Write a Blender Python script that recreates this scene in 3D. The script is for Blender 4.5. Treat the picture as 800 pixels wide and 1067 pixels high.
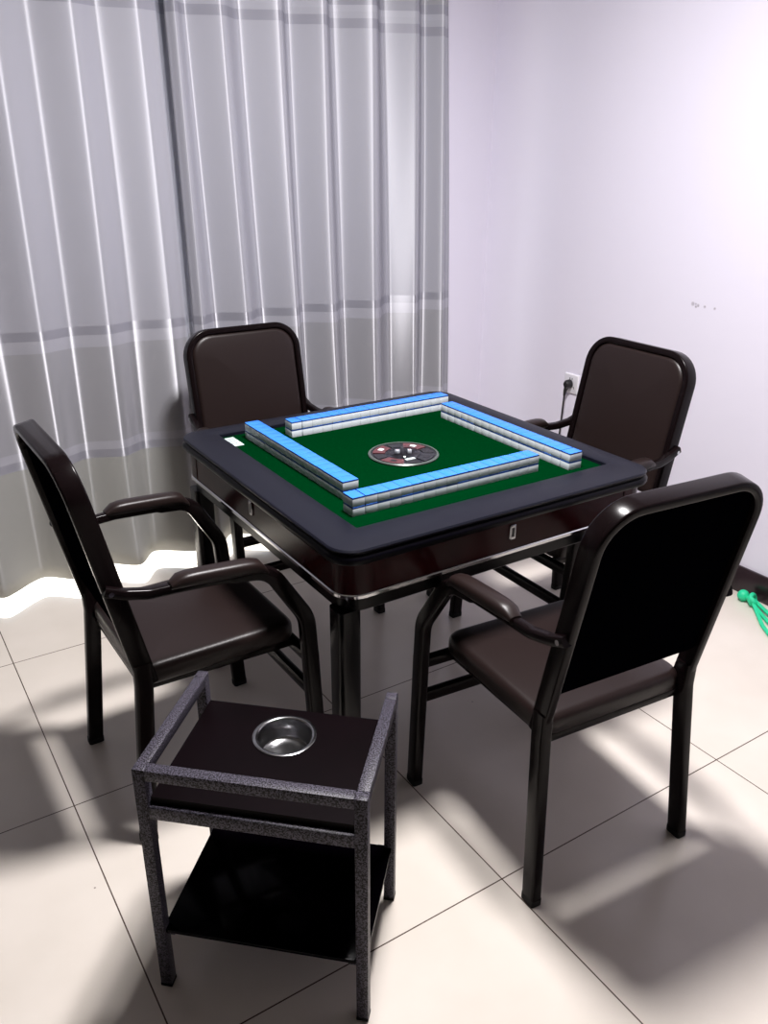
import bpy, bmesh, math, random
from mathutils import Vector, Matrix

for o in list(bpy.data.objects):
    bpy.data.objects.remove(o, do_unlink=True)
scene = bpy.context.scene
COL = scene.collection
PI = math.pi

# ------------------------------------------------------------------ camera
cam_d = bpy.data.cameras.new('camera')
cam = bpy.data.objects.new('camera', cam_d)
COL.objects.link(cam)
R_ = Vector((0.8405, -0.5418, 0.0050)); U_ = Vector((0.2098, 0.3339, 0.9190)); F_ = Vector((0.4996, 0.7713, -0.3943))
M = Matrix((R_, U_, -F_)).transposed().to_4x4()
M.translation = Vector((0, 0, 1.547))
cam.matrix_world = M
cam_d.sensor_fit = 'VERTICAL'
cam_d.sensor_height = 24.0
cam_d.sensor_width = 18.0
cam_d.lens = 24.0 * 875.6 / 1067.0
cam_d.clip_start = 0.05
scene.camera = cam

# ------------------------------------------------------------------ world, daylight, lamp, exposure
LAMP_POS = (1.12, 1.40, 2.66)
LAMP_W = 109.0
world = bpy.data.worlds.new('sky')
scene.world = world
world.use_nodes = True
bg = world.node_tree.nodes['Background']
bg.inputs[0].default_value = (0.80, 0.90, 1.0, 1)
bg.inputs[1].default_value = 2.0

sun_d = bpy.data.lights.new('sun', 'SUN')
sun_d.energy = 16.0
sun_d.angle = math.radians(1.0)
sun_d.color = (1.0, 0.97, 0.88)
sun = bpy.data.objects.new('sun', sun_d)
COL.objects.link(sun)
el = math.radians(38)
sd = Vector((-0.10, -math.cos(el), -math.sin(el)))
sun.rotation_euler = sd.to_track_quat('-Z', 'Y').to_euler()
sun.location = (1, 6, 4)

lamp_d = bpy.data.lights.new('ceiling_light', 'AREA')
lamp_d.shape = 'DISK'
lamp_d.size = 0.36
lamp_d.energy = LAMP_W
lamp_d.color = (1.0, 0.965, 0.97)
lamp = bpy.data.objects.new('ceiling_light', lamp_d)
COL.objects.link(lamp)
lamp.location = LAMP_POS

scene.view_settings.view_transform = 'Standard'
scene.view_settings.look = 'None'
scene.view_settings.gamma = 1.0
scene.view_settings.use_curve_mapping = False
scene.view_settings.exposure = 0.08


# ------------------------------------------------------------------ materials
def srgb(r, g, b):
    f = lambda c: (c / 255) / 12.92 if c / 255 <= 0.04045 else ((c / 255 + 0.055) / 1.055) ** 2.4
    return (f(r), f(g), f(b), 1)


def mat(name, col, rough=0.5, metal=0.0, spec=0.5, coat=0.0, noise=None, bump=None, sheen=0.0):
    m = bpy.data.materials.new(name)
    m.use_nodes = True
    nt = m.node_tree
    b = nt.nodes['Principled BSDF']
    b.inputs['Base Color'].default_value = col
    b.inputs['Roughness'].default_value = rough
    b.inputs['Metallic'].default_value = metal
    b.inputs['Specular IOR Level'].default_value = spec
    b.inputs['Coat Weight'].default_value = coat
    b.inputs['Coat Roughness'].default_value = 0.1
    b.inputs['Sheen Weight'].default_value = sheen
    if noise or bump:
        tc = nt.nodes.new('ShaderNodeTexCoord')
    if noise:
        sc, amt = noise
        n = nt.nodes.new('ShaderNodeTexNoise')
        n.inputs['Scale'].default_value = sc
        n.inputs['Detail'].default_value = 4
        nt.links.new(tc.outputs['Object'], n.inputs['Vector'])
        r = nt.nodes.new('ShaderNodeValToRGB')
        r.color_ramp.elements[0].position = 0.3
        r.color_ramp.elements[1].position = 0.7
        r.color_ramp.elements[0].color = tuple(c * (1 - amt) for c in col[:3]) + (1,)
        r.color_ramp.elements[1].color = tuple(min(1, c * (1 + amt)) for c in col[:3]) + (1,)
        nt.links.new(n.outputs['Fac'], r.inputs[0])
        nt.links.new(r.outputs[0], b.inputs['Base Color'])
    if bump:
        sc, st = bump
        n2 = nt.nodes.new('ShaderNodeTexNoise')
        n2.inputs['Scale'].default_value = sc
        n2.inputs['Detail'].default_value = 3
        nt.links.new(tc.outputs['Object'], n2.inputs['Vector'])
        bp = nt.nodes.new('ShaderNodeBump')
        bp.inputs['Strength'].default_value = st
        bp.inputs['Distance'].default_value = 0.002
        nt.links.new(n2.outputs['Fac'], bp.inputs['Height'])
        nt.links.new(bp.outputs[0], b.inputs['Normal'])
    return m


MT = {}
MT['frame'] = mat('dark_brown_painted_steel', srgb(15, 9, 10), 0.22, 0, 0.12, 0.0)
MT['leather'] = mat('dark_brown_leatherette', srgb(31, 22, 21), 0.36, 0, 0.28, 0, bump=(420, 0.12))
MT['board'] = mat('black_board', srgb(3, 3, 6), 0.9, 0, 0.0)
MT['rubber'] = mat('black_rubber', srgb(14, 13, 13), 0.7, 0, 0.3)
MT['rim'] = mat('charcoal_rim_plastic', srgb(14, 15, 26), 0.42, 0, 0.2, bump=(900, 0.08))
MT['rimblack'] = mat('black_edge_plastic', srgb(6, 5, 11), 0.32, 0, 0.10)
MT['felt'] = mat('green_felt', srgb(0, 37, 13), 1.0, 0, 0.0, 0, noise=(240, 0.14), sheen=0.0)
MT['apron'] = mat('dark_red_brown_lacquer', srgb(44, 8, 11), 0.2, 0, 0.12, 0.0, noise=(9, 0.12))
MT['chrome'] = mat('chrome', (0.62, 0.62, 0.63, 1), 0.12, 1.0)
MT['steel'] = mat('brushed_steel', (0.36, 0.36, 0.37, 1), 0.19, 1.0)
MT['legblack'] = mat('black_lacquer', srgb(5, 4, 6), 0.25, 0, 0.18)
MT['blue'] = mat('light_blue_tile_back', srgb(46, 118, 222), 0.35, 0, 0.4)
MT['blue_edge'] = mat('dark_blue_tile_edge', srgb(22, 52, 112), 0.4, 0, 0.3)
MT['ivory'] = mat('white_tile_body', srgb(200, 207, 212), 0.4, 0, 0.3)
MT['socket'] = mat('white_plastic', srgb(232, 230, 236), 0.4)
MT['blackplastic'] = mat('black_plastic', srgb(18, 17, 20), 0.45)
MT['card'] = mat('white_card', srgb(196, 210, 210), 0.5)
MT['cardmark'] = mat('grey_print', srgb(95, 112, 118), 0.6)
MT['trayboard'] = mat('dark_brown_board', srgb(7, 2, 4), 0.4, 0, 0.06, 0, noise=(14, 0.2))
MT['blackglass'] = mat('black_glass', srgb(2, 1, 3), 0.12, 0, 0.04)
MT['green'] = mat('teal_green_rubber', srgb(40, 205, 150), 0.45, 0, 0.4)
MT['dialgrey'] = mat('dark_grey_dial', srgb(36, 36, 42), 0.35, 0.1, 0.25, noise=(160, 0.4))
MT['dialpink'] = mat('dull_pink_dial_segment', srgb(84, 48, 52), 0.4, 0, 0.25, noise=(120, 0.3))
MT['dialblack'] = mat('black_dial_segment', srgb(24, 22, 28), 0.4)
MT['dialring'] = mat('grey_dial_ring', srgb(84, 92, 88), 0.35, 0.4)
MT['red'] = mat('red_pip', srgb(190, 30, 35), 0.4)


def speckle_mat():
    m = mat('hammertone_grey_paint', srgb(70, 68, 74), 0.42, 0.0, 0.2)
    nt = m.node_tree
    b = nt.nodes['Principled BSDF']
    tc = nt.nodes.new('ShaderNodeTexCoord')
    n = nt.nodes.new('ShaderNodeTexNoise')
    n.inputs['Scale'].default_value = 380
    n.inputs['Detail'].default_value = 2
    nt.links.new(tc.outputs['Object'], n.inputs['Vector'])
    r = nt.nodes.new('ShaderNodeValToRGB')
    r.color_ramp.elements[0].position = 0.45
    r.color_ramp.elements[1].position = 0.56
    r.color_ramp.elements[0].color = srgb(6, 5, 8)
    r.color_ramp.elements[1].color = srgb(84, 80, 92)
    nt.links.new(n.outputs['Fac'], r.inputs[0])
    nt.links.new(r.outputs[0], b.inputs['Base Color'])
    bp = nt.nodes.new('ShaderNodeBump')
    bp.inputs['Strength'].default_value = 0.35
    bp.inputs['Distance'].default_value = 0.001
    nt.links.new(n.outputs['Fac'], bp.inputs['Height'])
    nt.links.new(bp.outputs[0], b.inputs['Normal'])
    return m


MT['speckle'] = speckle_mat()


def floor_mat():
    m = mat('cream_polished_tile', srgb(214, 204, 197), 0.22, 0, 0.35)
    nt = m.node_tree
    b = nt.nodes['Principled BSDF']
    tc = nt.nodes.new('ShaderNodeTexCoord')
    sep = nt.nodes.new('ShaderNodeSeparateXYZ')
    nt.links.new(tc.outputs['Object'], sep.inputs[0])

    def math_(op, a, bb=None):
        n = nt.nodes.new('ShaderNodeMath')
        n.operation = op
        for i, v in enumerate((a, bb)):
            if v is None:
                continue
            if isinstance(v, (int, float)):
                n.inputs[i].default_value = v
            else:
                nt.links.new(v, n.inputs[i])
        return n.outputs[0]

    T = 0.7724

    def line(ax, off):
        t = math_('DIVIDE', math_('SUBTRACT', ax, off), T)
        fr = math_('FRACT', math_('ADD', t, 100.5))
        d = math_('MULTIPLY', math_('ABSOLUTE', math_('SUBTRACT', fr, 0.5)), T)
        return math_('LESS_THAN', d, 0.0016)

    g = math_('MAXIMUM', math_('MULTIPLY', line(sep.outputs[0], 0.2512), math_('LESS_THAN', sep.outputs[0], 2.3)), line(sep.outputs[1], 1.8419))
    n = nt.nodes.new('ShaderNodeTexNoise')
    n.inputs['Scale'].default_value = 3.0
    n.inputs['Detail'].default_value = 6
    nt.links.new(tc.outputs['Object'], n.inputs['Vector'])
    r = nt.nodes.new('ShaderNodeValToRGB')
    r.color_ramp.elements[0].position = 0.3
    r.color_ramp.elements[1].position = 0.7
    r.color_ramp.elements[0].color = srgb(208, 200, 190)
    r.color_ramp.elements[1].color = srgb(219, 211, 202)
    nt.links.new(n.outputs['Fac'], r.inputs[0])
    # a few small specks of dirt
    v = nt.nodes.new('ShaderNodeTexVoronoi')
    v.inputs['Scale'].default_value = 6.0
    nt.links.new(tc.outputs['Object'], v.inputs['Vector'])
    speck = math_('MULTIPLY', math_('LESS_THAN', v.outputs['Distance'], 0.016), 0.75)
    mx0 = nt.nodes.new('ShaderNodeMix')
    mx0.data_type = 'RGBA'
    nt.links.new(speck, mx0.inputs['Factor'])
    nt.links.new(r.outputs[0], mx0.inputs['A'])
    mx0.inputs['B'].default_value = srgb(110, 98, 90)
    mx = nt.nodes.new('ShaderNodeMix')
    mx.data_type = 'RGBA'
    nt.links.new(g, mx.inputs['Factor'])
    nt.links.new(mx0.outputs['Result'], mx.inputs['A'])
    mx.inputs['B'].default_value = srgb(84, 70, 62)
    nt.links.new(mx.outputs['Result'], b.inputs['Base Color'])
    return m


def wall_mat():
    m = mat('white_painted_plaster', srgb(222, 218, 231), 0.75, 0, 0.2)
    nt = m.node_tree
    b = nt.nodes['Principled BSDF']
    tc = nt.nodes.new('ShaderNodeTexCoord')
    cur = None
    # little scuff marks on the right wall
    marks = [(2.7, 2.055, 1.030, .010), (2.7, 2.040, 1.022, .007), (2.7, 2.032, 1.027, .008), (2.7, 2.002, 1.026, .007), (2.7, 1.958, 1.026, .007), (2.7, 2.043, 1.031, .006)]
    nz = nt.nodes.new('ShaderNodeTexNoise')
    nz.inputs['Scale'].default_value = 120
    nt.links.new(tc.outputs['Object'], nz.inputs['Vector'])
    for x, y, z, rr in marks:
        d = nt.nodes.new('ShaderNodeVectorMath')
        d.operation = 'DISTANCE'
        nt.links.new(tc.outputs['Object'], d.inputs[0])
        d.inputs[1].default_value = (x, y, z)
        mr = nt.nodes.new('ShaderNodeMapRange')
        mr.inputs['From Min'].default_value = rr
        mr.inputs['From Max'].default_value = rr * 0.3
        nt.links.new(d.outputs['Value'], mr.inputs['Value'])
        if cur is None:
            cur = mr.outputs[0]
        else:
            mxx = nt.nodes.new('ShaderNodeMath')
            mxx.operation = 'MAXIMUM'
            nt.links.new(cur, mxx.inputs[0])
            nt.links.new(mr.outputs[0], mxx.inputs[1])
            cur = mxx.outputs[0]
    mu = nt.nodes.new('ShaderNodeMath')
    mu.operation = 'MULTIPLY'
    nt.links.new(cur, mu.inputs[0])
    nt.links.new(nz.outputs['Fac'], mu.inputs[1])
    mx = nt.nodes.new('ShaderNodeMix')
    mx.data_type = 'RGBA'
    nt.links.new(mu.outputs[0], mx.inputs['Factor'])
    mx.inputs['A'].default_value = srgb(222, 218, 231)
    mx.inputs['B'].default_value = srgb(90, 75, 85)
    nt.links.new(mx.outputs['Result'], b.inputs['Base Color'])
    return m


def curtain_mat():
    """grey satin cloth with woven horizontal bands; shinier weave between the two lower bands"""
    m = mat('grey_satin_curtain', srgb(150, 149, 157), 0.36, 0, 0.5)
    nt = m.node_tree
    b = nt.nodes['Principled BSDF']
    tc = nt.nodes.new('ShaderNodeTexCoord')
    sep = nt.nodes.new('ShaderNodeSeparateXYZ')
    nt.links.new(tc.outputs['Object'], sep.inputs[0])
    dv = nt.nodes.new('ShaderNodeMath')
    dv.operation = 'DIVIDE'
    nt.links.new(sep.outputs[2], dv.inputs[0])
    dv.inputs[1].default_value = 2.7
    r = nt.nodes.new('ShaderNodeValToRGB')
    r.color_ramp.interpolation = 'CONSTANT'
    base = srgb(152, 152, 161); dark = srgb(132, 132, 142); light = srgb(156, 156, 165); low = srgb(144, 144, 141); sat = srgb(141, 141, 147)
    stops = [(0, low), (0.495, dark), (0.525, light), (0.550, sat), (0.905, light), (0.940, dark), (0.975, base), (1.955, dark), (1.985, base), (2.005, light), (2.03, dark), (2.06, sat)]
    cr = r.color_ramp
    cr.elements[0].position = 0
    cr.elements[0].color = stops[0][1]
    cr.elements[1].position = stops[1][0] / 2.7
    cr.elements[1].color = stops[1][1]
    for z, c in stops[2:]:
        e = cr.elements.new(z / 2.7)
        e.color = c
    nt.links.new(dv.outputs[0], r.inputs[0])
    nt.links.new(r.outputs[0], b.inputs['Base Color'])
    r2 = nt.nodes.new('ShaderNodeValToRGB')
    r2.color_ramp.interpolation = 'CONSTANT'
    c2 = r2.color_ramp
    c2.elements[0].position = 0
    c2.elements[0].color = (.56,) * 3 + (1,)
    c2.elements[1].position = 0.50 / 2.7
    c2.elements[1].color = (.44,) * 3 + (1,)
    e = c2.elements.new(0.975 / 2.7)
    e.color = (.48,) * 3 + (1,)
    e = c2.elements.new(1.955 / 2.7)
    e.color = (.44,) * 3 + (1,)
    nt.links.new(dv.outputs[0], r2.inputs[0])
    nt.links.new(r2.outputs[0], b.inputs['Roughness'])
    b.inputs['Specular IOR Level'].default_value = 0.2
    # satin threads: a highlight drawn out along the drop of each fold
    gl = nt.nodes.new('ShaderNodeBsdfAnisotropic')
    gl.inputs['Anisotropy'].default_value = -0.76
    gl.inputs['Color'].default_value = (0.95, 0.95, 1.0, 1)
    nt.links.new(r2.outputs[0], gl.inputs['Roughness'])
    tn = nt.nodes.new('ShaderNodeCombineXYZ')
    tn.inputs[2].default_value = 1.0
    nt.links.new(tn.outputs[0], gl.inputs['Tangent'])
    mxs = nt.nodes.new('ShaderNodeMixShader')
    r3 = nt.nodes.new('ShaderNodeValToRGB')
    r3.color_ramp.interpolation = 'CONSTANT'
    c3 = r3.color_ramp
    c3.elements[0].position = 0
    c3.elements[0].color = (.045,) * 3 + (1,)
    c3.elements[1].position = 0.495 / 2.7
    c3.elements[1].color = (.17,) * 3 + (1,)
    e = c3.elements.new(0.975 / 2.7)
    e.color = (.09,) * 3 + (1,)
    nt.links.new(dv.outputs[0], r3.inputs[0])
    nt.links.new(r3.outputs[0], mxs.inputs[0])
    nt.links.new(b.outputs[0], mxs.inputs[1])
    nt.links.new(gl.outputs[0], mxs.inputs[2])
    nt.links.new(mxs.outputs[0], nt.nodes['Material Output'].inputs[0])
    # fine cloth weave
    w = nt.nodes.new('ShaderNodeTexNoise')
    w.inputs['Scale'].default_value = 90
    w.inputs['Detail'].default_value = 2
    mp = nt.nodes.new('ShaderNodeMapping')
    mp.inputs['Scale'].default_value = (1, 1, 0.15)
    nt.links.new(tc.outputs['Object'], mp.inputs[0])
    nt.links.new(mp.outputs[0], w.inputs['Vector'])
    bp = nt.nodes.new('ShaderNodeBump')
    bp.inputs['Strength'].default_value = 0.02
    bp.inputs['Distance'].default_value = 0.002
    nt.links.new(w.outputs['Fac'], bp.inputs['Height'])
    nt.links.new(bp.outputs[0], b.inputs['Normal'])
    return m


def glass_mat(name, col=(1, 1, 1, 1), gl=0.12):
    m = bpy.data.materials.new(name)
    m.use_nodes = True
    nt = m.node_tree
    nt.nodes.remove(nt.nodes['Principled BSDF'])
    out = nt.nodes['Material Output']
    t = nt.nodes.new('ShaderNodeBsdfTransparent')
    t.inputs[0].default_value = col
    g = nt.nodes.new('ShaderNodeBsdfGlossy')
    g.inputs['Roughness'].default_value = 0.05
    mx = nt.nodes.new('ShaderNodeMixShader')
    mx.inputs[0].default_value = gl
    nt.links.new(t.outputs[0], mx.inputs[1])
    nt.links.new(g.outputs[0], mx.inputs[2])
    nt.links.new(mx.outputs[0], out.inputs[0])
    return m


MT['floor'] = floor_mat()
MT['wall'] = wall_mat()
MT['ceiling'] = mat('ceiling_paint', srgb(158, 155, 150), 0.8, 0, 0.2)  # unseen ceiling, colour lowered so less light bounces into the shadows
MT['wall_far'] = mat('darkened_unseen_wall_paint', srgb(104, 101, 95), 0.8, 0, 0.2)  # walls out of view, darkened to weaken the bounced fill light
MT['curtain'] = curtain_mat()
MT['glass'] = glass_mat('window_glass')
MT['dome'] = glass_mat('clear_dome', (0.9, 0.9, 0.92, 1), 0.07)
MT['baseboard'] = mat('dark_brown_skirting_tile', srgb(36, 22, 28), 0.25, 0, 0.5, noise=(20, 0.2))
MT['white_metal'] = mat('white_aluminium', srgb(225, 225, 228), 0.4)


# ------------------------------------------------------------------ mesh helpers
def finish(name, bm, m, parent=None, sharp=38):
    bmesh.ops.recalc_face_normals(bm, faces=bm.faces[:])
    a = math.radians(sharp)
    for e in bm.edges:
        if len(e.link_faces) == 2:
            e.smooth = e.calc_face_angle(0) < a
    for f in bm.faces:
        f.smooth = True
    me = bpy.data.meshes.new(name)
    bm.to_mesh(me)
    bm.free()
    me.materials.append(MT[m] if isinstance(m, str) else m)
    o = bpy.data.objects.new(name, me)
    COL.objects.link(o)
    if parent is not None:
        o.parent = parent
    return o


def add_box(bm, c, s, bev=0.0, seg=2):
    r = bmesh.ops.create_cube(bm, size=1.0)
    vs = r['verts']
    for v in vs:
        v.co = Vector((c[0] + v.co.x * s[0], c[1] + v.co.y * s[1], c[2] + v.co.z * s[2]))
    if bev > 0:
        es = set()
        for v in vs:
            for e in v.link_edges:
                es.add(e)
        bmesh.ops.bevel(bm, geom=list(es), offset=bev, segments=seg, affect='EDGES', profile=0.5)


def box(name, c, s, m, parent=None, bev=0.0, seg=2):
    bm = bmesh.new()
    add_box(bm, c, s, bev, seg)
    return finish(name, bm, m, parent)


def rr(hx, hy, r, n=6, rb=None):
    """rounded rectangle outline; rb is the corner radius on the -y side when it differs"""
    r0 = max(1e-4, min(r, hx - 1e-5, hy - 1e-5))
    r1 = r0 if rb is None else max(1e-4, min(rb, r0))
    out = []
    for sx, sy, a0, r in ((1, 1, 0, r0), (-1, 1, 90, r0), (-1, -1, 180, r1), (1, -1, 270, r1)):
        cx, cy = sx * (hx - r), sy * (hy - r)
        for k in range(n + 1):
            a = math.radians(a0 + 90 * k / n)
            out.append((cx + r * math.cos(a), cy + r * math.sin(a)))
    return out


def add_rings(bm, rings, closed=False, cap0=True, cap1=True, xf=None):
    """rings: lists of 3-D points with equal counts, joined one to the next"""
    xf = xf or Matrix.Identity(4)
    R = [[bm.verts.new(xf @ Vector(p)) for p in ring] for ring in rings]
    n = len(R[0])
    k = len(R)
    for i in range(k if closed else k - 1):
        a, b = R[i], R[(i + 1) % k]
        for j in range(n):
            bm.faces.new((a[j], a[(j + 1) % n], b[(j + 1) % n], b[j]))
    if not closed:
        if cap0:
            bm.faces.new(R[0][::-1])
        if cap1:
            bm.faces.new(R[-1])


def rr_rings(spec, n=6, c=(0, 0), rb=None):
    return [[(c[0] + x, c[1] + y, z) for x, y in rr(hx, hy, r, n, rb)] for hx, hy, r, z in spec]


def cushion_spec(hx, hy, z0, z1, r, edge=0.018, puff=0.008, steps=4):
    """soft pad: rounded lower edge, rounded upper edge, slightly domed top"""
    s = []
    e0 = edge * 0.5
    for k in range(3):
        a = PI / 2 * k / 2
        s.append((hx - e0 + e0 * math.sin(a), hy - e0 + e0 * math.sin(a), r, z0 + e0 - e0 * math.cos(a)))
    zt = z1 - puff
    for k in range(steps + 1):
        a = PI / 2 * k / steps
        s.append((hx - edge + edge * math.cos(a), hy - edge + edge * math.cos(a), r, zt - edge + edge * math.sin(a)))
    L = min(hx, hy) - edge - 0.004
    for k in range(1, 7):
        t = k / 6
        s.append((hx - edge - L * t, hy - edge - L * t, max(r - L * t, 0.003), zt + puff * (1 - (1 - t) ** 2)))
    return s


def prof_rect(w, d, r=0.004, n=2):
    return rr(w / 2, d / 2, r, n)


def prof_oval(w, d, n=14):
    return [(w / 2 * math.cos(2 * PI * k / n), d / 2 * math.sin(2 * PI * k / n)) for k in range(n)]


def fillet(pts, rad, n=6):
    """round the inner corners of a polyline with radius rad[i]"""
    P = [Vector(p) for p in pts]
    out = [P[0]]
    for i in range(1, len(P) - 1):
        a, b, c = P[i - 1], P[i], P[i + 1]
        r = rad[i - 1] if isinstance(rad, (list, tuple)) else rad
        u = (a - b).normalized()
        w = (c - b).normalized()
        ang = u.angle(w)
        if r <= 0 or ang > PI - 0.02:
            out.append(b)
            continue
        t = min(r / math.tan(ang / 2), (a - b).length * 0.49, (c - b).length * 0.49)
        p0 = b + u * t
        p1 = b + w * t
        rr_ = t * math.tan(ang / 2)
        cen = b + (u + w).normalized() * (rr_ / math.sin(ang / 2))
        v0 = p0 - cen
        v1 = p1 - cen
        for k in range(n + 1):
            s = k / n
            tot = v0.angle(v1)
            q = (v0 * math.sin((1 - s) * tot) + v1 * math.sin(s * tot)) / math.sin(tot)
            out.append(cen + q)
    out.append(P[-1])
    return out


def add_sweep(bm, path, prof, guide, xf=None, closed=False):
    """sweep a profile (w, d) along a path; d runs along the guide direction"""
    P = [Vector(p) for p in path]
    n = len(P)
    rings = []
    for i in range(n):
        if closed:
            t = (P[(i + 1) % n] - P[i - 1]).normalized()
        elif i == 0:
            t = (P[1] - P[0]).normalized()
        elif i == n - 1:
            t = (P[-1] - P[-2]).normalized()
        else:
            t = ((P[i + 1] - P[i]).normalized() + (P[i] - P[i - 1]).normalized()).normalized()
        g = guide(P[i]) if callable(guide) else Vector(guide)
        d = (g - t * g.dot(t)).normalized()
        w = t.cross(d)
        pr = prof(i / (n - 1)) if callable(prof) else prof
        rings.append([P[i] + w * a + d * b for a, b in pr])
    add_rings(bm, rings, closed=closed, xf=xf)


def sweep(name, path, prof, guide, m, parent=None, closed=False):
    bm = bmesh.new()
    add_sweep(bm, path, prof, guide, closed=closed)
    return finish(name, bm, m, parent)


def add_lathe(bm, prof, n=40, c=(0, 0, 0)):
    rings = [[(c[0] + r * math.cos(2 * PI * k / n), c[1] + r * math.sin(2 * PI * k / n), c[2] + z) for k in range(n)] for r, z in prof]
    add_rings(bm, rings, cap0=True, cap1=True)


def lathe(name, prof, m, parent=None, n=40, c=(0, 0, 0), closed=False):
    bm = bmesh.new()
    if closed:
        rings = [[(c[0] + r * math.cos(2 * PI * k / n), c[1] + r * math.sin(2 * PI * k / n), c[2] + z) for k in range(n)] for r, z in prof]
        add_rings(bm, rings, closed=True)
    else:
        add_lathe(bm, prof, n, c)
    return finish(name, bm, m, parent)


def add_cyl(bm, p0, p1, r, n=16):
    p0, p1 = Vector(p0), Vector(p1)
    t = (p1 - p0).normalized()
    g = Vector((0, 0, 1)) if abs(t.z) < 0.9 else Vector((1, 0, 0))
    add_sweep(bm, [p0, p1], prof_oval(2 * r, 2 * r, n), g)


def tag(o, label=None, cat=None, group=None, kind=None):
    if label: o['label'] = label
    if cat: o['category'] = cat
    if group: o['group'] = group
    if kind: o['kind'] = kind
    return o


def empty(name, loc, rz=0, label=None, cat=None, group=None):
    o = bpy.data.objects.new(name, None)
    COL.objects.link(o)
    o.empty_display_size = 0.1
    o.location = loc
    o.rotation_euler = (0, 0, rz)
    return tag(o, label, cat, group)


def copy_tree(o, parent=None):
    c = o.copy()
    COL.objects.link(c)
    if parent is not None:
        c.parent = parent
    for ch in list(o.children):
        copy_tree(ch, c)
    return c


def struct(o):
    o['kind'] = 'structure'
    return o


# ------------------------------------------------------------------ the room
X0, X1, Y0, Y1, ZC = -4.6, 2.70, -4.6, 3.28, 2.70
TW = 0.12
struct(box('floor', ((X0 + X1) / 2, (Y0 + Y1) / 2 + 0.6, -0.05), (X1 - X0 + 2 * TW, Y1 - Y0 + 1.6, 0.10), 'floor'))
bpy.data.objects['floor'].data.transform(Matrix.Translation((0, 0, 0)))
struct(box('ceiling', ((X0 + X1) / 2, (Y0 + Y1) / 2, ZC + 0.05), (X1 - X0 + 2 * TW, Y1 - Y0 + 2 * TW, 0.10), 'ceiling'))
struct(box('wall_right', (X1 + TW / 2, (Y0 + Y1) / 2, ZC / 2), (TW, Y1 - Y0 + 2 * TW, ZC), 'wall'))
struct(box('wall_left', (X0 - TW / 2, (Y0 + Y1) / 2, ZC / 2), (TW, Y1 - Y0 + 2 * TW, ZC), 'wall_far'))
struct(box('wall_front', ((X0 + X1) / 2, Y0 - TW / 2, ZC / 2), (X1 - X0, TW, ZC), 'wall_far'))
# back wall with a glazed door opening behind the curtain
DX0, DX1, DZ = -0.55, 2.02, 2.25
bm = bmesh.new()
add_box(bm, ((X0 + DX0) / 2, Y1 + TW / 2, ZC / 2), (DX0 - X0, TW, ZC))
add_box(bm, ((X1 + DX1) / 2, Y1 + TW / 2, ZC / 2), (X1 - DX1, TW, ZC))
add_box(bm, ((DX0 + DX1) / 2, Y1 + TW / 2, (ZC + DZ) / 2), (DX1 - DX0, TW, ZC - DZ))
struct(finish('wall_back', bm, 'wall'))
bm = bmesh.new()
fy = Y1 + 0.06
for x in (DX0 + 0.02, (DX0 + DX1) / 2, DX1 - 0.02):
    add_box(bm, (x, fy, DZ / 2), (0.04, 0.05, DZ), 0.004)
add_box(bm, ((DX0 + DX1) / 2, fy, DZ - 0.02), (DX1 - DX0, 0.05, 0.04), 0.004)
wf = struct(finish('window_1', bm, 'white_metal'))
bm = bmesh.new()
for s in (0, 1):
    xa = DX0 + 0.04 + s * (DX1 - DX0) / 2
    wd = (DX1 - DX0) / 2 - 0.08
    add_box(bm, (xa + wd / 2, fy, DZ / 2), (wd, 0.006, DZ - 0.08))
finish('window_pane', bm, 'glass', wf)
struct(box('baseboard_right', (X1 - 0.006, (Y0 + Y1) / 2, 0.0525), (0.012, Y1 - Y0, 0.105), 'baseboard', bev=0.002))
struct(box('baseboard_back', ((X1 + DX1) / 2 - 0.006, Y1 - 0.006, 0.0525), (X1 - DX1 - 0.012, 0.012, 0.105), 'baseboard', bev=0.002))
struct(box('baseboard_left', (X0 + 0.006, (Y0 + Y1) / 2, 0.0525), (0.012, Y1 - Y0, 0.105), 'baseboard', bev=0.002))

# ------------------------------------------------------------------ curtains
CV = 3.04


def half_slope(u):
    """slope of the cloth that mirrors the ceiling light to the viewing side of the room"""
    a = Vector((0.0 - u, 0.0 - CV)).normalized()
    b = Vector((LAMP_POS[0] - u, LAMP_POS[1] - CV)).normalized() * 0.8
    h = (a + b).normalized()
    return h.x / (-h.y)


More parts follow.
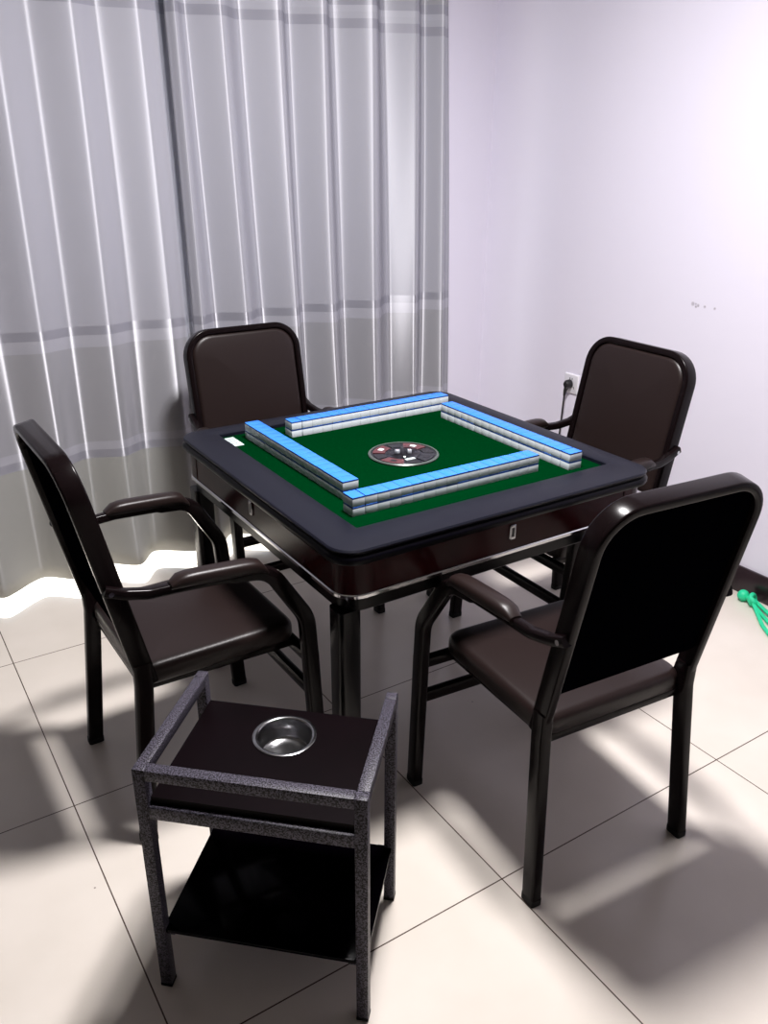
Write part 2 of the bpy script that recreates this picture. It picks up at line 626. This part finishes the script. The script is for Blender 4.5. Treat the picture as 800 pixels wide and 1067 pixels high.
def curtain(name, knots, u_lo, u_hi, label, z_hem, z_top, dv=0.0, gath=0.0):
    """knots: (u, depth, widening per metre of drop); fold crests and hollows joined by smooth curves"""
    knots = sorted(knots)
    us = []
    N = int((u_hi - u_lo) / 0.006)
    us = [u_lo + (u_hi - u_lo) * i / N for i in range(N + 1)]

    def depth(u):
        for i in range(len(knots) - 1):
            a, b = knots[i], knots[i + 1]
            if a[0] <= u <= b[0]:
                h = b[0] - a[0]
                t = (u - a[0]) / h
                m0 = half_slope(a[0]) * h
                m1 = half_slope(b[0]) * h
                return (2 * t ** 3 - 3 * t * t + 1) * a[1] + (t ** 3 - 2 * t * t + t) * m0 + (-2 * t ** 3 + 3 * t * t) * b[1] + (t ** 3 - t * t) * m1
        return knots[0][1] if u < knots[0][0] else knots[-1][1]

    def spread(u):
        if u <= knots[0][0]: return knots[0][2]
        for i in range(len(knots) - 1):
            a, b = knots[i], knots[i + 1]
            if a[0] <= u <= b[0]:
                t = (u - a[0]) / (b[0] - a[0])
                return a[2] * (1 - t) + b[2] * t
        return knots[-1][2]

    zs = [z_hem + (z_top - z_hem) * (j / 44) for j in range(45)]
    bm = bmesh.new()
    grid = []
    for u in us:
        col = []
        d0 = depth(u)
        sp = spread(u)
        for z in zs:
            k = 1.0 + gath * math.exp(-z / 0.33) + 0.04 * math.sin(1.7 * z + 9 * u)
            uu = u + sp * (1.4 - z) + 0.004 * math.sin(2.3 * z + 5 * u)
            col.append(bm.verts.new((uu, CV + dv + d0 * k, z)))
        grid.append(col)
    for i in range(len(us) - 1):
        for j in range(len(zs) - 1):
            bm.faces.new((grid[i][j], grid[i + 1][j], grid[i + 1][j + 1], grid[i][j + 1]))
    o = finish(name, bm, 'curtain', sharp=180)
    md = o.modifiers.new('thickness', 'SOLIDIFY')
    md.thickness = 0.003
    md.offset = 1
    return tag(o, label, 'curtain', 'curtains over the window')


A = 0.0145
left_u = [-0.62, -0.50, -0.385, -0.27, -0.155, -0.04, 0.075, 0.19, 0.31, 0.445, 0.573, 0.677, 0.802, 0.892, 1.019, 1.076, 1.118, 1.19]
left_s = [0.0] * 10 + [0.006, 0.0, 0.0, 0.006, 0.012, 0.006, 0.004, 0.004]
left_k = []
for i, (u, s) in enumerate(zip(left_u, left_s)):
    d = A if i % 2 else -A
    if u > 1.05:
        d = {1.076: -0.004, 1.118: 0.055, 1.19: 0.07}[u]
    left_k.append((u, d, s))
right_u = [1.112, 1.136, 1.200, 1.309, 1.400, 1.522, 1.583, 1.690, 1.769, 1.880, 2.000, 2.095, 2.175, 2.238, 2.281]
right_s = [.004, .004, .02, .022, .028, .026, .023, .022, .034, .014, .038, .016, .022, .027, .040]
right_d = [.006, -.024, .022, -.030, .026, -.036, .030, -.038, .028, -.048, .032, -.024, .032, -.022, .012]
right_k = list(zip(right_u, right_d, right_s))
curtain('curtain', left_k, -0.62, 1.19, 'wide left grey satin curtain with horizontal bands, behind the left chair', 0.05, 2.66, gath=2.3)
curtain('curtain', right_k, 1.112, 2.292, 'narrower right grey satin curtain, closely folded, beside the bare white corner', 0.05, 2.66, gath=0.7)

# ------------------------------------------------------------------ mahjong table
TX, TY = 1.251, 1.833
table = empty('mahjong_table', (TX, TY, 0), 0, 'square automatic mahjong table with green felt, charcoal rim and dark lacquered sides', 'table')
ZT, ZF = 0.781, 0.769
FH = 0.391
FC = (.015, .020)


def ring_frame(name, spec, m, parent, n=8):
    bm = bmesh.new()
    rings = []
    for q in spec:
        rings += rr_rings([q[:4]], n, q[4] if len(q) > 4 else (0, 0))
    add_rings(bm, rings, closed=True)
    return finish(name, bm, m, parent)


ring_frame('rim', [(.470, .470, .055, .768), (.4785, .4785, .060, .771), (.480, .480, .060, .776), (.477, .477, .058, .7800), (.472, .472, .055, .7810),
                   (FH + .006, FH + .006, .008, .7805, FC), (FH + .001, FH + .001, .004, .778, FC), (FH, FH, .003, .768, FC), (FH, FH, .003, .760, FC), (.465, .465, .05, .760)], 'rim', table)
ring_frame('edge_moulding', [(.46, .46, .05, .742), (.470, .470, .055, .742), (.480, .480, .060, .746), (.483, .483, .062, .752), (.483, .483, .062, .759),
                             (.480, .480, .060, .764), (.475, .475, .056, .766), (.475, .475, .056, .7678), (.46, .46, .05, .7678)], 'rimblack', table)
bm = bmesh.new()
add_rings(bm, rr_rings([(FH - .0005, FH - .0005, .003, .755), (FH - .0005, FH - .0005, .003, ZF)], 2, FC))
finish('felt', bm, 'felt', table)
ring_frame('apron', [(.44, .44, .04, .666), (.463, .463, .055, .666), (.465, .465, .056, .668), (.465, .465, .056, .7415), (.44, .44, .04, .7415)], 'apron', table)
ring_frame('chrome_strip', [(.44, .44, .04, .6545), (.466, .466, .057, .6545), (.4685, .4685, .059, .657), (.4685, .4685, .059, .6635), (.466, .466, .057, .6658), (.44, .44, .04, .6658)], 'chrome', table)
bm = bmesh.new()
add_rings(bm, rr_rings([(.455, .455, .05, .620), (.458, .458, .052, .623), (.458, .458, .052, .654), (.45, .45, .05, .6544)], 6))
finish('underframe', bm, 'legblack', table)
for k in range(4):
    # a curved lacquered cap over each corner of the sides
    bm = bmesh.new()
    outl = []
    for a in range(9):
        an = math.radians(90 * a / 8)
        outl.append((math.cos(an), math.sin(an)))
    r0, r1 = 0.058, 0.0545
    cc = 0.4665 - r0
    pts_o = [(cc + r0, cc - 0.03)] + [(cc + r0 * x, cc + r0 * y) for x, y in outl] + [(cc - 0.03, cc + r0)]
    pts_i = [(cc + r1, cc - 0.03)] + [(cc + r1 * x, cc + r1 * y) for x, y in outl] + [(cc - 0.03, cc + r1)]
    loop = pts_o + pts_i[::-1]
    add_rings(bm, [[(x, y, z) for x, y in loop] for z in (.6665, .7412)], xf=Matrix.Rotation(k * PI / 2, 4, 'Z'))
    finish('corner_cap', bm, 'apron', table)
for sx in (-1, 1):
    for sy in (-1, 1):
        bm = bmesh.new()
        add_rings(bm, rr_rings([(.025, .025, .010, .020), (.0275, .0275, .012, .024), (.0285, .0285, .013, .622)], 5, (sx * .440, sy * .424)))
        lg = finish('leg', bm, 'legblack', table)
        lathe('foot', [(.028, .0), (.030, .003), (.030, .012), (.018, .014), (.018, .021)], 'rubber', lg, 20, (sx * .440, sy * .424, 0))
for k in range(4):
    bm = bmesh.new()
    xf = Matrix.Rotation(k * PI / 2, 4, 'Z')
    add_rings(bm, [[tuple(xf @ Vector((x, -y, .713 + z))) for x, z in rr(.0095 - i, .019 - i, .003, 3)] for y, i in ((.463, 0), (.468, 0), (.4695, .0015))])
    lk = finish('drawer_plate', bm, 'steel', table)
    bm = bmesh.new()
    add_rings(bm, [[tuple(xf @ Vector((x, -y, .713 + z))) for x, z in rr(.004, .012, .002, 3)] for y in (.4690, .4702)])
    finish('slot', bm, 'blackplastic', lk)

# dial in the middle
dial = lathe('dial', [(.001, .764), (.094, .764), (.094, .7715), (.001, .7715)], 'dialgrey', table, 48)
lathe('dial_ring', [(.0915, .7690), (.0985, .7690), (.0990, .7730), (.0960, .7755), (.0920, .7750), (.0915, .7720)], 'dialring', dial, 56, closed=True)


def wedge(name, a0, a1, r0, r1, z0, z1, m, parent):
    bm = bmesh.new()
    n = 10
    o = [(r1 * math.cos(math.radians(a0 + (a1 - a0) * k / n)), r1 * math.sin(math.radians(a0 + (a1 - a0) * k / n))) for k in range(n + 1)]
    i = [(r0 * math.cos(math.radians(a0 + (a1 - a0) * k / n)), r0 * math.sin(math.radians(a0 + (a1 - a0) * k / n))) for k in range(n + 1)]
    loop = o + i[::-1]
    add_rings(bm, [[(x, y, z) for x, y in loop] for z in (z0, z1)])
    return finish(name, bm, m, parent)


for a in (33, 123, 213, 303):
    pk = wedge('button', a - 24, a + 24, .052, .086, .7712, .7745, 'dialpink' if a != 303 else 'dialgrey', dial)
    wedge('button_mark', a - 7, a + 7, .062, .076, .7744, .7750, 'card' if a in (33, 123) else 'dialblack', pk)
    wedge('divider', a + 30, a + 58, .056, .084, .7712, .7735, 'dialblack', dial)
lathe('dice_cup', [(.001, .7714), (.046, .7714), (.046, .7725), (.001, .7725)], 'dialgrey', dial, 40)
box('display', (-.012, -.050, .7745), (.030, .012, .003), 'card', dial, 0.001)
dome = []
for k in range(10):
    a = PI / 2 * k / 9
    dome.append((.050 * math.cos(a) + .0005, .7725 + .018 * math.sin(a)))
lathe('dome', dome, 'dome', dial, 40)
for dx, dy, rz in ((-.014, .010, 20), (.016, -.006, 65)):
    bm = bmesh.new()
    add_box(bm, (0, 0, 0), (.011, .011, .011), .0015)
    bm.transform(Matrix.Translation((dx, dy, .7782)) @ Matrix.Rotation(math.radians(rz), 4, 'Z'))
    d = finish('die', bm, 'ivory', dial)
    lathe('pip', [(.0005, .7836), (.0018, .7836), (.0018, .7840), (.0005, .7840)], 'red', d, 10, (dx, dy, 0))

# little white card lying in the corner of the felt
cx_, cy_ = TX - .360, TY + .352
card = box('card', (0, 0, .0012), (.038, .080, .0024), 'card', None, .0006)
card.location = (cx_, cy_, ZF + 0.0002)
tag(card, 'small white card lying on the green felt in the table\'s left corner', 'card')
bm = bmesh.new()
for k in range(3):
    add_box(bm, (0.002 * (k - 1), -.018 + k * .018, .0026), (.018, .004, .0006))
finish('print', bm, 'cardmark', card)

# ------------------------------------------------------------------ mahjong tiles: four walls, 17 long and two high
ORD = ['first', 'second', 'third', 'fourth', 'fifth', 'sixth', 'seventh', 'eighth', 'ninth', 'tenth', 'eleventh', 'twelfth', 'thirteenth', 'fourteenth', 'fifteenth', 'sixteenth', 'seventeenth']
TLW, TLL, TLH = 0.0333, 0.0446, 0.0236


def make_tile():
    bm = bmesh.new()
    add_box(bm, (0, 0, .00985), (TLW, TLL, .0197), .0009, 2)
    t = finish('mahjong_tile', bm, 'ivory')
    bm = bmesh.new()
    add_rings(bm, rr_rings([(TLW / 2 - .0004, TLL / 2 - .0004, .0008, .0192), (TLW / 2, TLL / 2, .001, .0197), (TLW / 2, TLL / 2, .001, .0224), (TLW / 2 - .0003, TLL / 2 - .0003, .001, .0232), (TLW / 2 - .0010, TLL / 2 - .0010, .0008, TLH)], 3))
    tb = finish('tile_back', bm, 'blue', t)
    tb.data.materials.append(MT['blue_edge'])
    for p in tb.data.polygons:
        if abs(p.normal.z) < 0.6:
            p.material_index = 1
    return t


tile0 = make_tile()
used = [False]
rnd = random.Random(4)
# name, group, origin (first tile centre), step direction, tile turn, end wording
rows = [
    ('the front row', (-.3436 + .0167, -.2995 + TLL / 2), (1, 0), 0, 'left end', (0,)),
    ('the left row', (-.3109 + TLL / 2, -.1982 + .0167), (0, 1), PI / 2, 'near end', ()),
    ('the right row', (.3005 + TLL / 2, -.3386 + .0167), (0, 1), PI / 2, 'near end', (0,)),
    ('the far row', (-.1941 + .0167, .2983 + TLL / 2), (1, 0), 0, 'left end', (0,)),
]
for rname, (ox, oy), (dx, dy), rot, endn, gaps in rows:
    for layer in (0, 1):
        lname = 'top layer' if layer else 'lower layer'
        off = 0.0
        for i in range(17):
            t = tile0 if not used[0] else copy_tree(tile0)
            used[0] = True
            if i and (i - 1) in gaps:
                off += 0.0018
            j = rnd.uniform(-.0004, .0004)
            q = i * (TLW + .00025) + off
            t.location = (TX + ox + dx * q + dy * j, TY + oy + dy * q + dx * j, ZF + 0.0002 + layer * (TLH + .0002))
            t.rotation_euler = (0, 0, rot)
            tag(t, 'blue-backed mahjong tile, %s from %s, %s of %s' % (ORD[i], endn, lname, rname), 'mahjong tile', 'mahjong tiles in ' + rname)

# ------------------------------------------------------------------ chairs
LEAN0 = Vector((0, -.189, .444))
LEAN1 = Vector((0, -.298, .978))
LD = (LEAN1 - LEAN0).normalized()                 # up along the back
LN = Vector((0, LD.z, -LD.y))                     # out of the back towards the sitter


def on_back(s, x=0.0, n=0.0):
    p = LEAN0 + LD * s + LN * n
    return Vector((x, p.y, p.z))


def make_chair():
    c = empty('armchair', (0, 0, 0))
    BL = (LEAN1 - LEAN0).length
    XB = .205
    top = on_back(BL - .012)
    # back frame: one bent tube, both uprights and the top
    path = fillet([on_back(-.02, -XB), on_back(BL - .010, -XB), on_back(BL - .010, XB), on_back(-.02, XB)], [.085, .085], 10)
    sweep('back_frame', path, prof_rect(.021, .046, .005, 3), LN, 'frame', c)
    # rear legs
    for s in (-1, 1):
        path = fillet([(s * .2225, -.235, .012), (s * XB, -.196, .425), on_back(.04, s * XB)], [.12], 8)
        lg = sweep('leg', path, prof_rect(.028, .040, .006, 3), lambda p: Vector((0, 1, 0.1)), 'frame', c)
        bm = bmesh.new()
        add_sweep(bm, [(s * .2226, -.235, 0), (s * .2222, -.2347, .016)], prof_rect(.0295, .0415, .006, 3), (0, 1, 0))
        finish('foot_cap', bm, 'rubber', lg)
    # front legs up to the seat
    for s in (-1, 1):
        lg = sweep('leg', [(s * .2592, .2257, .012), (s * .2605, .210, .30), (s * .2612, .205, .40)], prof_rect(.028, .040, .006, 3), lambda p: Vector((0, 1, 0.03)), 'frame', c)
        bm = bmesh.new()
        add_sweep(bm, [(s * .2592, .2257, 0), (s * .2592, .2255, .016)], prof_rect(.0295, .0415, .006, 3), (0, 1, 0))
        finish('foot_cap', bm, 'rubber', lg)
        # armrest tube: bends back above the seat, curves level, dips to the back frame
        pts = [(s * .2612, .205, .395), (s * .2615, .198, .505), (s * .248, .112, .648), (s * .240, .02, .657), (s * .236, -.10, .664), (s * .229, -.165, .663), (s * .221, -.215, .672), (s * .218, -.258, .690)]
        path = fillet(pts, [.10, .07, .2, .1, .08, .05], 7)

        def up_guide(p):
            k = min(1, max(0, (p.z - .48) / .14))
            return Vector((0, 1 - k, k * 1.0 + 0.02)) if p.y > 0.09 else Vector((0, 0, 1))

        def pf(t):
            k = max(0.0, min(1.0, (t - .2) / .3))
            return rr(.0139 * (1 - k) + .012 * k, .0199 * (1 - k) + .0118 * k, .006, 3)

        ar = sweep('armrest', path, pf, lambda p: Vector((0, 1, 0.25)) if p.z < .60 else Vector((0, .5, 1)) if p.y > .1 else Vector((0, 0.05, 1)), 'frame', c)
        # soft pad
        bm = bmesh.new()
        rings = []
        n = 12
        for k in range(n + 1):
            t = k / n
            e = max(0.10, (1 - abs(2 * t - 1) ** 5) ** 0.5)
            y = .108 - t * .230
            x = .2455 - .0085 * t
            zb = .657 + .014 * t - (.010 * max(0, (.12 - t) / .12) ** 2)
            zt_ = zb + .001 + .024 * e
            hw = .0235 * (.62 + .38 * e)
            ring = []
            for q in range(16):
                a = 2 * PI * q / 16
                ca, sa = math.cos(a), math.sin(a)
                X = hw * math.copysign(abs(ca) ** .7, ca)
                Z = (zb + zt_) / 2 + (zt_ - zb + .010) / 2 * math.copysign(abs(sa) ** .8, sa)
                ring.append((s * x + X, y, Z))
            rings.append(ring)
        add_rings(bm, rings)
        finish('arm_pad', bm, 'leather', ar)
        for p0, p1, r in (((s * .212, -.246, .684), (s * .2325, -.246, .684), .006), ((s * .231, -.150, .652), (s * .231, -.150, .6745), .0055)):
            bm = bmesh.new()
            add_cyl(bm, p0, p1, r, 10)
            finish('screw', bm, 'chrome', ar)
    # seat frame and stretchers
    bm = bmesh.new()
    add_sweep(bm, [(-.252, .200, .390), (.252, .200, .390)], prof_rect(.024, .028, .004, 2), (0, 0, 1))
    add_sweep(bm, [(-.200, -.186, .405), (.200, -.186, .405)], prof_rect(.022, .022, .004, 2), (0, 0, 1))
    for s in (-1, 1):
        add_sweep(bm, [(s * .170, -.186, .400), (s * .170, .0, .395), (s * .170, .200, .390)], prof_rect(.018, .026, .004, 2), (0, 0, 1))
    finish('seat_frame', bm, 'frame', c)
    bm = bmesh.new()
    add_sweep(bm, [(-.254, .2105, .280), (.254, .2105, .280)], prof_rect(.020, .032, .004, 2), (0, 0, 1))
    finish('stretcher', bm, 'frame', c)
    # seat cushion, a little wider in front
    bm = bmesh.new()
    rings = rr_rings(cushion_spec(.200, .200, .408, .470, .035, .020, .008), 6, (0, 0.002))
    rings = [[(x * (1 + .0 * (y + .2) / .4), y, z) for x, y, z in r] for r in rings]
    add_rings(bm, rings)
    finish('seat', bm, 'leather', c)
    # padded backrest in front of a black board
    mid = BL - .012 - .225
    xf = Matrix.Translation(on_back(mid)) @ Matrix((Vector((1, 0, 0)), LD, LN)).transposed().to_4x4()
    # columns: x -> X, y -> up the back, z -> towards the sitter
    bm = bmesh.new()
    spec = cushion_spec(.1935, .218, -.004, .030, .070, .014, .008)
    rings = [[(x, y, z) for x, y, z in r] for r in rr_rings(spec, 8, (0, 0), .012)]
    add_rings(bm, rings, xf=xf)
    finish('backrest', bm, 'leather', c)
    bm = bmesh.new()
    add_rings(bm, rr_rings([(.192, .216, .069, -.010), (.1935, .218, .070, -.008), (.1935, .218, .070, -.0042)], 8, (0, 0), .010), xf=xf)
    finish('back_board', bm, 'board', c)
    return c


chair0 = make_chair()
CH = [
    ((1.2807, 1.2036), -0.0832, 'dark brown armchair nearest the camera on the right, its black back board facing us'),
    ((0.6088, 1.8558), -1.5563, 'dark armchair on the left seen from the side, between curtain and ashtray stand'),
    ((1.1917, 2.4922), 3.1314, 'dark brown armchair on the table\'s far side with its back to the curtain'),
    ((1.8861, 1.8275), 1.5594, 'dark brown armchair at far right in front of the white wall and socket'),
]
for i, ((x, y), rz, lab) in enumerate(CH):
    c = chair0 if i == 0 else copy_tree(chair0)
    c.location = (x, y, 0)
    c.rotation_euler = (0, 0, rz)
    tag(c, lab, 'chair', 'armchairs around the mahjong table')

# ------------------------------------------------------------------ ashtray stand
stand = empty('ashtray_stand', (0.5314, 1.2001, 0), -0.7537, 'small two-tier side stand with speckled grey square-tube frame and black shelves', 'side table')
SW, SD, SH, TB = .425, .313, .545, .023
hx, hy = SW / 2 - TB / 2, SD / 2 - TB / 2
for sx in (-1, 1):
    for sy in (-1, 1):
        lg = box('leg', (sx * hx, sy * hy, SH / 2 + .003), (TB, TB, SH - .006), 'speckle', stand, .0015)
        box('foot_cap', (sx * hx, sy * hy, .004), (TB + .001, TB + .001, .008), 'rubber', lg, .001)
for sx in (-1, 1):
    box('side_rail', (sx * hx, 0, SH - TB / 2 - .0003), (TB, SD - 2 * TB, TB), 'speckle', stand, .0015)
box('front_rail', (0, -hy, SH - TB / 2 - .0003), (SW - 2 * TB, TB, TB), 'speckle', stand, .0015)
box('front_rail', (0, -hy, .449), (SW - 2 * TB, TB, .027), 'speckle', stand, .0015)
box('back_rail', (0, hy, .449), (SW - 2 * TB, TB, .023), 'speckle', stand, .0015)
# tray board with a round hole for the ash cup
ACX, ACY, AR = 0.0, .064, .056
bm = bmesh.new()
BX0, BX1, BY0, BY1 = -.188, .188, -.145, .150
N = 48
for z in (.462, .478):
    pass
ins = [(ACX + AR * math.cos(2 * PI * k / N), ACY + AR * math.sin(2 * PI * k / N)) for k in range(N)]
outs = []
for k in range(N):
    a = 2 * PI * k / N
    ca, sa = math.cos(a), math.sin(a)
    ts = []
    if ca > 1e-9: ts.append((BX1 - ACX) / ca)
    if ca < -1e-9: ts.append((BX0 - ACX) / ca)
    if sa > 1e-9: ts.append((BY1 - ACY) / sa)
    if sa < -1e-9: ts.append((BY0 - ACY) / sa)
    t = min(ts)
    outs.append([ACX + ca * t, ACY + sa * t])
for cxn, cyn in ((BX0, BY0), (BX0, BY1), (BX1, BY0), (BX1, BY1)):   # pull the nearest point onto each corner
    k = min(range(N), key=lambda k: (outs[k][0] - cxn) ** 2 + (outs[k][1] - cyn) ** 2)
    outs[k] = [cxn, cyn]
loops = [[(x, y, .462) for x, y in ins], [(x, y, .462) for x, y in outs], [(x, y, .478) for x, y in outs], [(x, y, .478) for x, y in ins]]
add_rings(bm, loops, closed=True)
finish('tray', bm, 'trayboard', stand)
sh = box('shelf', (.005, -.006, .150), (.402, SD - .022, .008), 'blackglass', stand, .001)
for sx in (-1, 1):
    for sy in (-1, 1):
        box('bracket', (sx * (hx - .019), sy * (hy - .004), .1425), (.018, .016, .006), 'speckle', sh, .001)
# steel ash cup
M4 = Matrix.Translation((0.5314, 1.2001, 0)) @ Matrix.Rotation(-0.7537, 4, 'Z')
ap = M4 @ Vector((ACX, ACY, .4782))
ash = lathe('ashtray', [(.0005, -.0460), (.0300, -.0459), (.0480, -.0450), (.0515, -.042), (.0525, -.038), (.0532, -.0005), (.0545, .0018), (.0570, .0030), (.0615, .0030), (.0636, .0020), (.0638, .0006), (.0600, .0004), (.0552, -.0005), (.0545, -.041), (.0490, -.0475), (.0005, -.0478)], 'steel', None, 56)
ash.location = ap
tag(ash, 'round brushed steel ash cup sunk into the stand\'s dark top board', 'ashtray')

# ------------------------------------------------------------------ wall socket with plug
sock = empty('wall_socket', (X1, 2.63, .60), 0, 'white square wall socket on the right wall behind the far right chair', 'socket')
bm = bmesh.new()
add_rings(bm, [[(-x, y, z) for y, z in rr(.043 - i, .043 - i, .005, 4)] for x, i in ((0, 0), (.006, 0), (.009, .003))])
finish('plate', bm, 'socket', sock)
bm = bmesh.new()
for y, z, rx in ((.020, -.016, .4), (-.020, -.016, -.4), (-.007, .022, 0), (.007, .022, 0)):
    b2 = bmesh.new()
    add_box(b2, (0, 0, 0), (.001, .003, .010))
    b2.transform(Matrix.Translation((-.0092, y, z)) @ Matrix.Rotation(rx, 4, 'X'))
    me = bpy.data.meshes.new('tmp'); b2.to_mesh(me); b2.free(); bm.from_mesh(me); bpy.data.meshes.remove(me)
finish('socket_slots', bm, 'blackplastic', sock)
plug = empty('power_plug', (X1 - .0105, 2.630, .600), 0, 'black power plug with cord pushed into the white wall socket', 'plug')
bm = bmesh.new()
rings = []
for x, r in ((0, .015), (-.004, .019), (-.024, .018), (-.032, .012)):
    rings.append([(x, r * math.cos(2 * PI * k / 20), r * math.sin(2 * PI * k / 20) * 1.05) for k in range(20)])
add_rings(bm, rings)
add_sweep(bm, [(-.018, .003, -.010), (-.020, .009, -.030), (-.019, .014, -.055)], lambda t: prof_oval(.024 - .014 * t, .022 - .013 * t, 12), (1, 0, 0))
finish('plug_body', bm, 'blackplastic', plug)
path = fillet([(-.019, .013, -.045), (-.016, .022, -.20), (-.020, .030, -.40), (-.030, .030, -.594), (-.20, .0, -.596), (-.55, -.15, -.596)], [.2, .2, .05, .05], 6)
sweep('cord', path, prof_oval(.0075, .0075, 10), (0.1, 1, 0.02), 'blackplastic', plug)

# ------------------------------------------------------------------ teal knotted strap on the floor by the skirting
tw = empty('knotted_strap', (2.640, 1.590, 0), 0, 'teal green knotted rubber strap with a round end on the floor by the skirting', 'strap')
bm = bmesh.new()
bmesh.ops.create_uvsphere(bm, u_segments=20, v_segments=12, radius=.022, matrix=Matrix.Translation((.004, .008, .0222)))
finish('ball', bm, 'green', tw)
bm = bmesh.new()
for (cx, cy, cz, R, r, ax, ay) in ((-.002, -.034, .026, .018, .009, 75, 10), (-.010, -.040, .022, .016, .009, 20, 55)):
    mm = Matrix.Translation((cx, cy, cz)) @ Matrix.Rotation(math.radians(ax), 4, 'X') @ Matrix.Rotation(math.radians(ay), 4, 'Y')
    pth = [mm @ Vector((R * math.cos(2 * PI * k / 24), R * math.sin(2 * PI * k / 24), 0)) for k in range(24)]
    add_sweep(bm, pth, prof_oval(2 * r, 2 * r, 10), mm.to_3x3() @ Vector((0, 0, 1)), closed=True)
add_cyl(bm, (.004, .0, .022), (-.004, -.03, .024), .009, 12)
finish('knot', bm, 'green', tw)
for pts in ([(-.008, -.036, .028), (-.045, -.085, .012), (-.105, -.150, .0075), (-.150, -.215, .0075), (-.19, -.25, .0075)],
            [(-.004, -.044, .028), (-.015, -.105, .012), (-.055, -.185, .0075), (-.12, -.25, .0075), (-.16, -.34, .0075)],
            [(-.012, -.040, .018), (-.032, -.090, .0075), (-.085, -.175, .0075), (-.14, -.24, .0075), (-.20, -.30, .0075)]):
    sweep('strand', fillet(pts, .06, 6), prof_rect(.014, .009, .003, 2), (0, 0, 1), 'green', tw)
